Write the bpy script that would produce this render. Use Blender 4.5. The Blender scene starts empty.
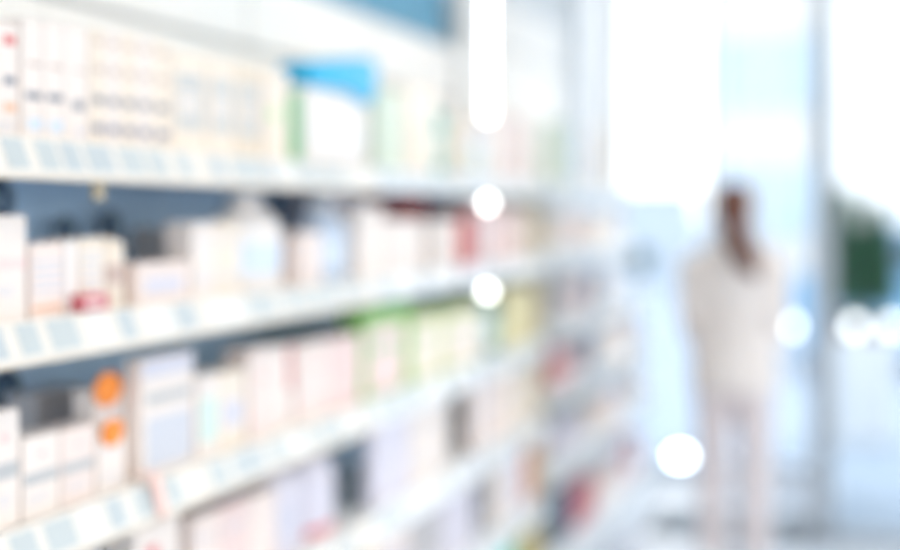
import bpy, bmesh, math, random
from mathutils import Vector, Matrix
random.seed(7)
C = bpy.context.scene.collection
PI = math.pi

# ------------------------------------------------------------------ materials
def lin(c):
    return tuple((v / 12.92 if v <= .04045 else ((v + .055) / 1.055) ** 2.4) for v in c)

_M = {}
def mat(name, srgb, rough=.5, vary=.03, scale=30., metal=0., bump=0., emit=None, strength=0., spec=.5):
    if name in _M: return _M[name]
    m = bpy.data.materials.new(name); m.use_nodes = True
    nt = m.node_tree; b = nt.nodes['Principled BSDF']
    c = lin(srgb)
    tc = nt.nodes.new('ShaderNodeTexCoord'); nz = nt.nodes.new('ShaderNodeTexNoise')
    nz.inputs['Scale'].default_value = scale; nz.inputs['Detail'].default_value = 4
    nt.links.new(tc.outputs['Object'], nz.inputs['Vector'])
    rp = nt.nodes.new('ShaderNodeValToRGB')
    rp.color_ramp.elements[0].position = .3; rp.color_ramp.elements[1].position = .7
    rp.color_ramp.elements[0].color = (*[max(0, v * (1 - vary)) for v in c], 1)
    rp.color_ramp.elements[1].color = (*[min(1, v * (1 + vary)) for v in c], 1)
    nt.links.new(nz.outputs['Fac'], rp.inputs['Fac'])
    nt.links.new(rp.outputs['Color'], b.inputs['Base Color'])
    b.inputs['Roughness'].default_value = rough; b.inputs['Metallic'].default_value = metal
    b.inputs['Specular IOR Level'].default_value = spec
    if bump:
        bp = nt.nodes.new('ShaderNodeBump'); bp.inputs['Strength'].default_value = bump
        nt.links.new(nz.outputs['Fac'], bp.inputs['Height']); nt.links.new(bp.outputs['Normal'], b.inputs['Normal'])
    if emit:
        b.inputs['Emission Color'].default_value = (*lin(emit), 1); b.inputs['Emission Strength'].default_value = strength
    _M[name] = m
    return m

def tile_mat(name, srgb, grout, size):
    m = bpy.data.materials.new(name); m.use_nodes = True
    nt = m.node_tree; b = nt.nodes['Principled BSDF']
    tc = nt.nodes.new('ShaderNodeTexCoord'); br = nt.nodes.new('ShaderNodeTexBrick')
    br.offset = 0; br.inputs['Scale'].default_value = 1
    br.inputs['Brick Width'].default_value = size; br.inputs['Row Height'].default_value = size
    br.inputs['Mortar Size'].default_value = .004
    br.inputs['Color1'].default_value = (*lin(srgb), 1); br.inputs['Color2'].default_value = (*[v * .97 for v in lin(srgb)], 1)
    br.inputs['Mortar'].default_value = (*lin(grout), 1)
    nt.links.new(tc.outputs['Object'], br.inputs['Vector']); nt.links.new(br.outputs['Color'], b.inputs['Base Color'])
    b.inputs['Roughness'].default_value = .22
    _M[name] = m
    return m

def glass_mat():
    m = bpy.data.materials.new('clear_glass'); m.use_nodes = True
    nt = m.node_tree; nt.nodes.clear()
    o = nt.nodes.new('ShaderNodeOutputMaterial'); mx = nt.nodes.new('ShaderNodeMixShader')
    t = nt.nodes.new('ShaderNodeBsdfTransparent'); g = nt.nodes.new('ShaderNodeBsdfGlossy')
    lw = nt.nodes.new('ShaderNodeFresnel'); lw.inputs['IOR'].default_value = 1.25
    t.inputs['Color'].default_value = (.95, .98, 1, 1); g.inputs['Roughness'].default_value = .02
    nt.links.new(lw.outputs['Fac'], mx.inputs['Fac']); nt.links.new(t.outputs[0], mx.inputs[1]); nt.links.new(g.outputs[0], mx.inputs[2])
    nt.links.new(mx.outputs[0], o.inputs['Surface'])
    return m

COL = dict(white=(.98,.945,.925), bright=(.985,.97,.965), cream=(.98,.935,.88), pinkwhite=(.975,.92,.90), pink=(.96,.87,.86),
    beige=(.93,.88,.81), lavender=(.90,.895,.955), grey=(.76,.755,.77), green=(.45,.76,.52), palegreen=(.87,.93,.87), paleblue=(.80,.87,.96),
    teal=(.50,.80,.80), tealdark=(.08,.48,.52), leaf=(.56,.80,.42), lime=(.84,.89,.64), yellowcream=(.95,.92,.74), red=(.80,.25,.24),
    darkred=(.55,.12,.17), purple=(.38,.20,.42), orange=(.95,.68,.50), cyan=(.22,.88,.85), mustard=(.84,.77,.48), rose=(.90,.66,.68), crimson=(.84,.45,.50), slate=(.44,.53,.62))
def cmat(k): return mat('card_' + k, tuple(v * f for v, f in zip(COL[k], (.965, .945, .93))), .42, .012, 60)
INK = dict(dark=(.52,.52,.56), navy=(.50,.52,.62), brown=(.80,.70,.66), lt=(.82,.82,.85), blue=(.84,.885,.94), red=(.86,.42,.42), orange=(.96,.74,.60),
    pinkb=(.95,.84,.82), lav=(.84,.83,.88), mintp=(.82,.90,.87), greyp=(.78,.775,.765), band=(.74,.735,.735), peach=(.97,.915,.87), pinkm=(.93,.76,.76), gspot=(.76,.87,.68), cap=(.94,.94,.945))
INKW = dict(dark='dark grey', navy='dark blue', brown='brown', lt='grey', blue='pale blue', red='red', orange='orange', pinkb='pale pink', lav='lavender', mintp='mint', greyp='pale grey',
    band='grey', peach='peach', pinkm='pink', gspot='green', cap='white')
def ink(k): return mat('print_' + k, INK[k], .4, .02, 80)
def text_mat(col, pitch):
    name = 'text_%s_%d' % (col, round(pitch * 2000))
    if name in _M: return _M[name]
    m = mat(name, tuple(v * f for v, f in zip(COL[col], (.965, .945, .93))), .42, .01, 60); nt = m.node_tree; b = nt.nodes['Principled BSDF']
    ramp = b.inputs['Base Color'].links[0].from_node
    tc = nt.nodes.new('ShaderNodeTexCoord'); sp = nt.nodes.new('ShaderNodeSeparateXYZ'); dv = nt.nodes.new('ShaderNodeMath'); fr = nt.nodes.new('ShaderNodeMath'); lt = nt.nodes.new('ShaderNodeMath'); mx = nt.nodes.new('ShaderNodeMix')
    dv.operation = 'DIVIDE'; fr.operation = 'FRACT'; lt.operation = 'LESS_THAN'; dv.inputs[1].default_value = pitch; lt.inputs[1].default_value = .42; mx.data_type = 'RGBA'
    nt.links.new(tc.outputs['Object'], sp.inputs[0]); nt.links.new(sp.outputs['Z'], dv.inputs[0]); nt.links.new(dv.outputs[0], fr.inputs[0]); nt.links.new(fr.outputs[0], lt.inputs[0])
    nt.links.new(lt.outputs[0], mx.inputs['Factor']); nt.links.new(ramp.outputs['Color'], mx.inputs['A']); mx.inputs['B'].default_value = (*lin(INK['lt']), 1)
    nt.links.new(mx.outputs['Result'], b.inputs['Base Color'])
    return m

# ------------------------------------------------------------------ mesh helpers
def link(name, me, mats, parent=None):
    o = bpy.data.objects.new(name, me); C.objects.link(o)
    for m in (mats if isinstance(mats, (list, tuple)) else [mats]): me.materials.append(m)
    if parent: o.parent = parent
    return o
def obj(name, bm, mats, parent=None, smooth=False, loc=None, rz=0.):
    bmesh.ops.recalc_face_normals(bm, faces=bm.faces)
    me = bpy.data.meshes.new(name); bm.to_mesh(me); bm.free()
    if smooth:
        for p in me.polygons: p.use_smooth = True
        me.set_sharp_from_angle(angle=R(38))
    o = link(name, me, mats, parent)
    if loc is not None: o.location = loc
    o.rotation_euler.z = rz
    return o
def R(d): return d * PI / 180
def tag(o, label=None, cat=None, group=None, kind=None):
    for k, v in (('label', label), ('category', cat), ('group', group), ('kind', kind)):
        if v: o[k] = v
    return o
def thing(name, label, cat, loc=(0, 0, 0), rz=0., group=None):
    o = bpy.data.objects.new(name, None); C.objects.link(o); o.empty_display_size = .05
    o.location = loc; o.rotation_euler.z = rz
    return tag(o, label, cat, group)
def bx(bm, x0, x1, y0, y1, z0, z1, bev=0., mi=0):
    r = bmesh.ops.create_cube(bm, size=1)
    vs = r['verts']
    for v in vs:
        v.co = Vector(((x0 + x1) / 2 + v.co.x * (x1 - x0), (y0 + y1) / 2 + v.co.y * (y1 - y0), (z0 + z1) / 2 + v.co.z * (z1 - z0)))
    fs = {f for v in vs for f in v.link_faces}
    for f in fs: f.material_index = mi
    if bev:
        es = list({e for v in vs for e in v.link_edges})
        bmesh.ops.bevel(bm, geom=es, offset=bev, segments=2, affect='EDGES', profile=.5, material=mi)
    return bm
def box(*a, **k): return bx(bmesh.new(), *a, **k)
def frame_axes(d):
    d = d.normalized(); u = d.cross(Vector((0, 0, 1)))
    if u.length < 1e-4: u = Vector((1, 0, 0))
    u.normalize(); return u, u.cross(d).normalized()
def loft(bm, rings, cap=True):
    """rings: lists of points, equal counts"""
    vv = [[bm.verts.new(p) for p in r] for r in rings]
    n = len(vv[0])
    for a, b in zip(vv, vv[1:]):
        for i in range(n): bm.faces.new((a[i], a[(i + 1) % n], b[(i + 1) % n], b[i]))
    if cap:
        bm.faces.new(vv[0][::-1]); bm.faces.new(vv[-1])
    return bm
def ell(cx, cy, cz, rx, ry, n=24, e=2.):
    out = []
    for i in range(n):
        t = 2 * PI * i / n; c, s = math.cos(t), math.sin(t)
        out.append(Vector((cx + rx * math.copysign(abs(c) ** (2 / e), c), cy + ry * math.copysign(abs(s) ** (2 / e), s), cz)))
    return out
def tube(bm, pts, rad, n=12, cap=True):
    pts = [Vector(p) for p in pts]; rings = []
    rad = rad if isinstance(rad, (list, tuple)) else [rad] * len(pts)
    pu = None
    for i, p in enumerate(pts):
        d = (pts[min(i + 1, len(pts) - 1)] - pts[max(i - 1, 0)]).normalized()
        if pu is None: u, w = frame_axes(d)
        else:
            u = (pu - d * pu.dot(d)).normalized(); w = u.cross(d).normalized()
        pu = u
        rings.append([p + (u * math.cos(2 * PI * k / n) + w * math.sin(2 * PI * k / n)) * rad[i] for k in range(n)])
    return loft(bm, rings, cap)
def lathe(bm, prof, n=24, ex=1., ey=1., cx=0., cy=0.):
    return loft(bm, [ell(cx, cy, z, max(r, .0005) * ex, max(r, .0005) * ey, n) for r, z in prof])
def sphere(bm, c, rx, ry, rz, seg=20, ring=12):
    m = Matrix.Translation(Vector(c)) @ Matrix.Diagonal((rx, ry, rz, 1))
    bmesh.ops.create_uvsphere(bm, u_segments=seg, v_segments=ring, radius=1, matrix=m); return bm
def prism_x(bm, poly, x0, x1, bev=0.):
    a = [bm.verts.new((x0, y, z)) for y, z in poly]; b = [bm.verts.new((x1, y, z)) for y, z in poly]
    n = len(poly)
    bm.faces.new(a); bm.faces.new(b[::-1])
    for i in range(n): bm.faces.new((a[i], a[(i + 1) % n], b[(i + 1) % n], b[i]))
    if bev:
        bmesh.ops.bevel(bm, geom=bm.edges[:], offset=bev, segments=3, affect='EDGES', profile=.5)
    return bm
def remesh(o, vox, it=4):
    md = o.modifiers.new('r', 'REMESH'); md.mode = 'VOXEL'; md.voxel_size = vox
    dg = bpy.context.evaluated_depsgraph_get(); dg.update()
    me = bpy.data.meshes.new_from_object(o.evaluated_get(dg))
    o.modifiers.clear(); old = o.data; mats = [m for m in old.materials]
    bm = bmesh.new(); bm.from_mesh(me)
    for _ in range(it): bmesh.ops.smooth_vert(bm, verts=bm.verts, factor=.5, use_axis_x=True, use_axis_y=True, use_axis_z=True)
    bm.to_mesh(me); bm.free()
    me.materials.clear()
    for m in mats: me.materials.append(m)
    for p in me.polygons: p.use_smooth = True; p.material_index = 0
    o.data = me; bpy.data.meshes.remove(old)
    return o

# ------------------------------------------------------------------ setting
white_paint = mat('white_paint', (.94, .94, .935), .6, .012, 6)
blue_paint = mat('blue_paint', (.42, .66, .77), .55, .03, 4)
steel_white = mat('white_enamel', (.955, .95, .94), .35, .01, 20)
steel_cool = mat('cool_white_enamel', (.93, .945, .965), .3, .01, 20)
panel_blue = mat('blue_grey_panel', (.76, .88, .99), .45, .04, 5)
panel_white = mat('white_panel', (.99, .97, .945), .5, .012, 5)
grey_metal = mat('grey_metal', (.70, .73, .76), .4, .03, 15, metal=.3)
panel_pale = mat('pale_blue_panel', (.80, .84, .88), .45, .03, 5)
seam_grey = mat('seam_grey', (.74, .74, .73), .6, .02, 10)
chrome = mat('chrome', (.85, .86, .88), .12, .01, 20, metal=1.)
rubber = mat('dark_rubber', (.16, .17, .19), .8, .1, 80)
glass = glass_mat()

def struct(name, bm, m, **k): return tag(obj(name, bm, m, **k), kind='structure')
struct('floor', (lambda b: (bx(b, -1.75, 2.4, -2.2, 6.18, -.06, 0), bx(b, -1.75, -.26, 6.18, 7.42, -.06, 0), b)[-1])(bmesh.new()), tile_mat('floor_tile', (.86, .90, .95), (.74, .78, .83), .6))
struct('ceiling', (lambda b: (bx(b, -1.9, 2.5, -2.3, 6.2, 3.0, 3.1), bx(b, -1.9, -.25, 6.2, 7.45, 3.0, 3.1), b)[-1])(bmesh.new()), white_paint)
struct('wall_left', box(-1.87, -1.75, -2.3, 7.45, -.06, 3.0), white_paint)
struct('wall_right', (lambda b: (bx(b, 2.4, 2.52, -2.3, -1.6, -.06, 3.0), bx(b, 2.4, 2.52, 6.05, 6.2, -.06, 3.0), bx(b, 2.4, 2.52, -1.6, 6.05, -.06, .10), bx(b, 2.4, 2.52, -1.6, 6.05, 2.85, 3.0), b)[-1])(bmesh.new()), white_paint)
f = bmesh.new()
for y in (-1.6, .3125, 2.225, 4.1375, 6.0): bx(f, 2.43, 2.49, y, y + .05, .10, 2.85)
bx(f, 2.43, 2.49, -1.55, 6.0, .10, .15); bx(f, 2.43, 2.49, -1.55, 6.0, 2.80, 2.85)
w4 = struct('window_4', f, steel_cool)  # unseen glazing added so sideways daylight fills the shelves
for i, y in enumerate((-1.55, .3625, 2.275, 4.1875)): obj('pane', box(2.456, 2.464, y, y + 1.8125, .15, 2.80), glass, w4)
struct('wall_rear', (lambda b: (bx(b, -1.75, -1.45, -2.32, -2.2, -.06, 3.0), bx(b, 2.2, 2.4, -2.32, -2.2, -.06, 3.0), bx(b, -1.45, 2.2, -2.32, -2.2, -.06, .10), bx(b, -1.45, 2.2, -2.32, -2.2, 2.85, 3.0), b)[-1])(bmesh.new()), white_paint)
f = bmesh.new()
for x in (-1.45, .35, 2.15): bx(f, x, x + .05, -2.29, -2.23, .10, 2.85)
bx(f, -1.40, 2.15, -2.29, -2.23, .10, .15); bx(f, -1.40, 2.15, -2.29, -2.23, 2.80, 2.85)
w5 = struct('window_5', f, steel_cool)  # added out of view behind the camera to lighten shaded carton sides
for x in (-1.40, .40): obj('pane', box(x, x + 1.75, -2.264, -2.256, .15, 2.80), glass, w5)
struct('baseboard_right', box(2.385, 2.4, -2.2, 6.0, 0, .1), white_paint)

# shopfront glazing
def window(n, x0, x1, y, z0, z1, bars=(), sill=.05, fw=.035, dx=None):
    f = bmesh.new()
    bx(f, x0, x1, y - .03, y + .03, z0, z0 + sill, .003); bx(f, x0, x1, y - .03, y + .03, z1 - .04, z1, .003)
    bx(f, x0, x0 + fw, y - .03, y + .03, z0, z1, .003); bx(f, x1 - fw, x1, y - .03, y + .03, z0, z1, .003)
    o = tag(obj('window_%d' % n, f, grey_metal), kind='structure')
    obj('pane', box(x0 + fw, x1 - fw, y - .004, y + .004, z0 + sill, z1 - .04), glass, o)
    return o
window(6, -1.75, -1.562, 7.36, 0, 3.0, fw=.015)
struct('trim_2', box(-1.561, -1.511, 7.32, 7.40, 0, 3.0, bev=.003), steel_white)
window(1, -1.51, -.982, 7.36, 0, 3.0, fw=.015)
window(2, -.267, 2.4, 6.13, 0, 3.0, sill=.06, fw=.03)
d = tag(obj('door_1', (lambda b: (bx(b, -.98, -.955, 7.33, 7.39, .02, 3.0, .003), bx(b, -.40, -.375, 7.33, 7.39, .02, 3.0, .003),
        bx(b, -.98, -.375, 7.33, 7.39, .02, .11, .003), bx(b, -.98, -.375, 7.33, 7.39, 2.94, 3.0, .003), b)[-1])(bmesh.new()), steel_cool), kind='structure')
obj('pane', box(-.955, -.40, 7.356, 7.364, .11, 2.94), glass, d)
obj('door_handle', tube(bmesh.new(), [(-.388, 7.33, .95), (-.388, 7.29, .98), (-.388, 7.29, 1.27), (-.388, 7.33, 1.30)], .009), chrome, d)
struct('trim_1', box(-.342, -.268, 6.10, 6.20, 0, 3.0, bev=.01), grey_metal)                      # corner post of the shopfront
w3 = tag(obj('window_3', (lambda b: (bx(b, -.325, -.275, 6.20, 7.40, 0, .06), bx(b, -.325, -.275, 6.20, 7.40, 2.95, 3.0), b)[-1])(bmesh.new()), grey_metal), kind='structure')
obj('pane', box(-.299, -.291, 6.20, 7.39, .06, 2.95), glass, w3)

# outside
struct('pavement', box(-300, 300, 7.46, 600, -.12, -.02), mat('pavement_stone', (.60, .655, .715), .7, .03, 2))
struct('pavement_side', box(2.54, 300, -300, 6.71, -.12, -.02), mat('pavement_stone', (.60, .655, .715), .7, .03, 2))
struct('pavement_porch', box(-.255, 2.53, 6.21, 7.455, -.12, -.02), mat('pavement_stone', (.66, .71, .77), .7, .03, 2))
struct('pavement_rear', box(-300, 2.53, -300, -2.34, -.12, -.02), mat('pavement_stone', (.60, .655, .715), .7, .03, 2))

# ------------------------------------------------------------------ shelving
NEAR = [1.655, 1.365, 1.040, .735, .430, .13]
FAR = [1.665, 1.395, 1.085, .805, .505, .13]
tag_blue = mat('tag_blue', (.76, .785, .79), .4, .02, 50)
tag_white = mat('tag_white', (.90, .90, .89), .4, .01, 50)
tag_sky = mat('tag_sky', (.74, .77, .785), .4, .02, 50)
edge_m = mat('rail_edge_beige', (.86, .80, .72), .4, .01, 30)
rail_m = mat('rail_plastic', (.91, .88, .845), .3, .008, 30)
ORDW = ['first', 'second', 'third', 'fourth', 'fifth', 'sixth']

def bay(y0, y1, levels, top, label, cream_rail, tagsets, header, back=None):
    t = thing('shelving_bay', label, 'shelf unit', (-1.46, (y0 + y1) / 2, 0), 0, 'shelving bays along the wall')
    hw = (y1 - y0) / 2 - .0015
    # local frame: +x to the aisle (front of shelf at about x = .19), y along the aisle
    for s in (-1, 1):
        a = bmesh.new(); bx(a, -.225, -.195, s * hw - (.03 if s > 0 else 0), s * hw + (.03 if s < 0 else 0), 0, top, .002)
        obj('upright', a, steel_white, t)
    obj('back_panel', box(-.194, -.188, -hw, hw, .1, levels[0] - .03), back or panel_blue, t)
    up = obj('upper_back_panel', box(-.194, -.186, -hw, hw, levels[0] - .028, top - .215, bev=.002), panel_white, t)
    hd = obj('header_panel', box(-.194, -.180, -hw + .006, hw - .006, top - .20, top, bev=.003), panel_white, t)
    if header:
        obj('mark', box(-.1805, -.1785, hw - .42, hw - .36, top - .12, top - .085), mat('pink_mark', (.96, .74, .72), .5), hd)
    obj('seam_strip', box(-.194, -.184, -hw, hw, top - .214, top - .201), seam_grey, t)
    obj('plinth', box(-.19, .17, -hw, hw, 0, levels[-1] - .05, bev=.003), steel_white, t)
    for i, z in enumerate(levels):
        last = i == len(levels) - 1
        b = bmesh.new(); bx(b, -.186, .172, -hw, hw, z - .022, z, .002); bx(b, -.17, .16, -hw + .01, hw - .01, z - .035, z - .0225, .002)
        sh = obj('shelf', b, steel_white, t)
        # sloping price rail
        r = bmesh.new(); pts = [(.174, z + .006), (.179, z + .006), (.203, z - .052), (.203, z - .058), (.174, z - .058), (.174, z - .05), (.192, z - .05)]
        A = [r.verts.new((x, -hw, zz)) for x, zz in pts]; B2 = [r.verts.new((x, hw, zz)) for x, zz in pts]
        r.faces.new(A[::-1]); r.faces.new(B2)
        for k in range(len(pts)): r.faces.new((A[k], A[(k + 1) % 7], B2[(k + 1) % 7], B2[k]))
        obj('price_rail', r, rail_m if cream_rail else steel_cool, sh)  # rails of the farther bays carry a daylight tint in their colour
        if cream_rail: obj('rail_edge', box(.173, .2045, -hw, hw, z - .0625, z - .0585), edge_m, sh)
        y = -hw + .02
        rnd = random.Random(i * 31 + int(y0 * 100))
        while y < hw - .06 and not last:
            w = rnd.choice(tagsets); g = rnd.uniform(.012, .04)
            if y + w > hw - .01: break
            p = bmesh.new(); n = Vector((.058, 0, .024)).normalized() * .0012
            q = [Vector((.1805, y, z + .001)), Vector((.1805, y + w, z + .001)), Vector((.2005, y + w, z - .046)), Vector((.2005, y, z - .046))]
            lo = [p.verts.new(v + n * .3) for v in q]; hi = [p.verts.new(v + n * 1.3) for v in q]
            p.faces.new(lo[::-1]); p.faces.new(hi)
            for k in range(4): p.faces.new((lo[k], lo[(k + 1) % 4], hi[(k + 1) % 4], hi[k]))
            o = obj('price_tag', p, rnd.choice([tag_blue, tag_blue, tag_white, tag_sky]), sh)
            y += w + g
    return t
NB = [1.30, 2.163, 3.027, 3.89, 4.755]
nl = ['shelving bay with the large pink-banded carton on its second shelf', 'shelving bay with the large white bottle on its second shelf',
      'shelving bay with the blue-topped white pack on its top shelf', 'shelving bay beside the glint pole, last of the near unit']
for k in range(4):
    bay(NB[k], NB[k + 1], NEAR, 2.20, nl[k], k < 2, [(.05, .06, .05, .075), (.05, .055, .07, .13), (.06, .07, .1), (.07, .09)][k], k == 1)
FB = [4.85, 5.665, 6.48]
for k in range(2):
    bay(FB[k], FB[k + 1], FAR, 2.5, ['shelving bay just past the gap after the near unit', 'shelving bay at the end by the shop window'][k], False, (.07, .1), False, panel_pale)
lowbay = bay(6.485, 7.22, FAR[2:], 1.18, 'low shelving bay by the shop window with a small plant on top', False, (.07, .1), False, panel_pale)
obj('top_board', box(-.225, .19, -.365, .365, 1.181, 1.20, bev=.003), steel_cool, lowbay)
tag(obj('end_panel', box(-1.65, -1.29, 4.775, 4.80, 0, 1.60, bev=.004), mat('beige_board', (.86, .82, .72), .5, .03, 8)), 'beige upright board closing the end of the near unit', 'panel')
tag(obj('fascia_board', box(-1.745, -1.715, 1.0, 4.83, 2.23, 2.97, bev=.004), blue_paint), 'plain blue board on the wall above the shelves', 'board')

# ------------------------------------------------------------------ products
def carton_print(kind, w, h, rnd):
    """printed marks on the front face: (y0, y1, z0, z1, ink) as fractions of width and height"""
    L = []
    def lines(z, n, key='lt', y0=.15, y1=.85, th=.02, gap=.045):
        L.append((y0, y1 - rnd.uniform(0, .2), z - (n - 1) * gap - th, z, 'text%.4f' % (gap * h)))
    if kind == 'lines': lines(.80, 3); lines(.35, 4, gap=.05)
    elif kind == 'marks': L += [(.55, .9, .82, .90, 'red'), (.55, .9, .48, .55, 'dark'), (.55, .9, .25, .32, 'orange')]; lines(.15, 2)
    elif kind == 'blue': L += [(.3, .95, .62, .65, 'brown'), (.2, .95, .35, .41, 'dark'), (.3, .95, .10, .20, 'blue')]
    elif kind == 'spot': L += [(.35, .8, .30, .38, 'dark'), (.4, .85, .62, .64, 'brown'), (.4, .85, .10, .14, 'lav')]
    elif kind == 'rows':
        L += [(.3, .8, .87, .92, 'brown'), (.3, .8, .63, .69, 'brown'), (.18, .82, .37, .44, 'dark'), (.18, .82, .13, .20, 'navy')]
    elif kind == 'greypanel': L += [(.12, .92, .25, .80, 'greyp')]; lines(.62, 3, 'band', .2, .9, .05, .09)
    elif kind == 'greenspot': L += [(.2, .6, .45, .58, 'gspot')]; lines(.8, 2)
    elif kind == 'pinkband': L += [(0.02, .98, .49, .60, 'pinkb')]; lines(.35, 3, y0=.3)
    elif kind == 'foot': L += [(.05, .95, .10, .17, 'orange')]; lines(.8, 5, 'pinkb', .1, .95, .012, .12)
    elif kind == 'grid': lines(.85, 6, 'pinkb', .1, .95, .012, .11)
    elif kind == 'lavtext': L += [(.15, .85, .28, .62, 'lav')]; lines(.8, 2)
    elif kind == 'greyband': L += [(.03, .97, .42, .56, 'band'), (.4, .6, .74, .80, 'pinkm')]; lines(.3, 3)
    elif kind == 'greyhead': L += [(.04, .96, .84, .98, 'lav'), (.1, .95, .60, .69, 'band'), (.1, .95, .06, .50, 'lt')]
    elif kind == 'mint': L += [(.15, .9, .18, .72, 'mintp')]; lines(.88, 2)
    elif kind == 'pinkfoot': L += [(.1, .9, .16, .26, 'pinkb'), (.5, .75, .62, .70, 'pinkm')]; lines(.5, 2)
    elif kind == 'redside': L += [(.78, .99, .45, .97, 'red'), (.1, .7, .2, .26, 'pinkb')]
    elif kind == 'pinkspot': L += [(.3, .6, .55, .65, 'pinkm'), (.1, .9, .12, .2, 'pinkb')]
    elif kind == 'pinkpanel': L += [(.08, .84, .03, .80, 'pinkb')]; lines(.6, 3, 'lt')
    elif kind == 'peachpanel': L += [(.06, .88, .06, .86, 'peach')]; lines(.7, 3, 'pinkb', .15, .8)
    elif kind == 'redspot': L += [(.25, .5, .55, .72, 'red'), (.2, .85, .2, .28, 'pinkm')]; lines(.9, 1)
    return L
def carton(row, name='carton'):
    k, s0, s1, z, h, xf, dp, col, pr, label, grp = row
    w = s1 - s0
    rnd = random.Random(label)
    t = tag(obj(name, box(-dp, 0, -w / 2, w / 2, 0, h - .0015, bev=.0018), cmat(col), loc=(xf, (s0 + s1) / 2, z)), label, 'box', grp)
    obj('lid_flap', box(-dp + .004, -.0005, -w / 2 + .003, w / 2 - .003, h - .0015, h, bev=.0006), cmat(col), t)
    L = carton_print(pr, w, h, rnd)
    for i, (a, c, e, f, key) in enumerate(L):
        q = .0003 + .0004 * i
        b = box(q, q + .0003, -w / 2 + a * w, -w / 2 + c * w, e * h, f * h)
        if key.startswith('text'): obj('text_print', b, text_mat(col, float(key[4:])), t)
        else: obj('print', b, ink(key), t)['label'] = INKW[key] + ' printed patch'
    return t
def bottle(row):
    k, s0, s1, z, h, xf, dp, col, pr, label, grp = row
    w = s1 - s0; r = w / 2; ey = 1.; ex = min(1., .062 / r)
    t = thing('bottle', label, 'bottle', (xf - r * ex, (s0 + s1) / 2, z), 0, grp)
    tub = 'tub' in label
    if tub: prof = [(r * .96, 0), (r, .006), (r, h * .84), (r * .97, h * .90), (r * .86, h * .95), (r * .62, h * .965)]; ncap = (r * .60, h * .9655, h)
    else: prof = [(r * .95, 0), (r, .006), (r, h * .60), (r * .97, h * .68), (r * .84, h * .76), (r * .60, h * .82), (r * .36, h * .85), (r * .33, h * .875)]; ncap = (r * .40, h * .876, h)
    obj('body', lathe(bmesh.new(), prof, 32, ex, ey), cmat(col), t, True)
    c = bmesh.new(); cr, c0, c1 = ncap; ce = min(1, ex * 1.3)
    lathe(c, [(cr, c0), (cr, c1 - .003), (cr * .93, c1)], 28, ce, 1.)
    obj('cap', c, {'bright': cmat('bright'), 'cream': cmat('cream')}.get(col, ink('cap')), t, True)
    key = {'teal': 'mintp', 'bluetext': 'blue', 'brown': 'brown', 'lavtext': 'lav', 'redfoot': 'red'}.get(pr, 'lt')
    a = bmesh.new()                                   # a wrap-round label on the front half
    z0, z1 = (h * .18, h * .5) if pr not in ('redfoot', 'brown') else (h * .05, h * .13)
    if pr == 'brown': z0, z1 = h * .35, h * .62
    lo, hi, lo2, hi2 = [], [], [], []
    for i in range(13):
        th = R(-55 + i * 110 / 12)
        for lst, rr, zz in ((lo, 1.004, z0), (hi, 1.004, z1)):
            lst.append(a.verts.new((r * ex * rr * math.cos(th) + .0004, r * rr * math.sin(th), zz)))
    for i in range(12): a.faces.new((lo[i], lo[i + 1], hi[i + 1], hi[i]))
    obj('print', a, ink(key), t, True)
    return t
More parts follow.
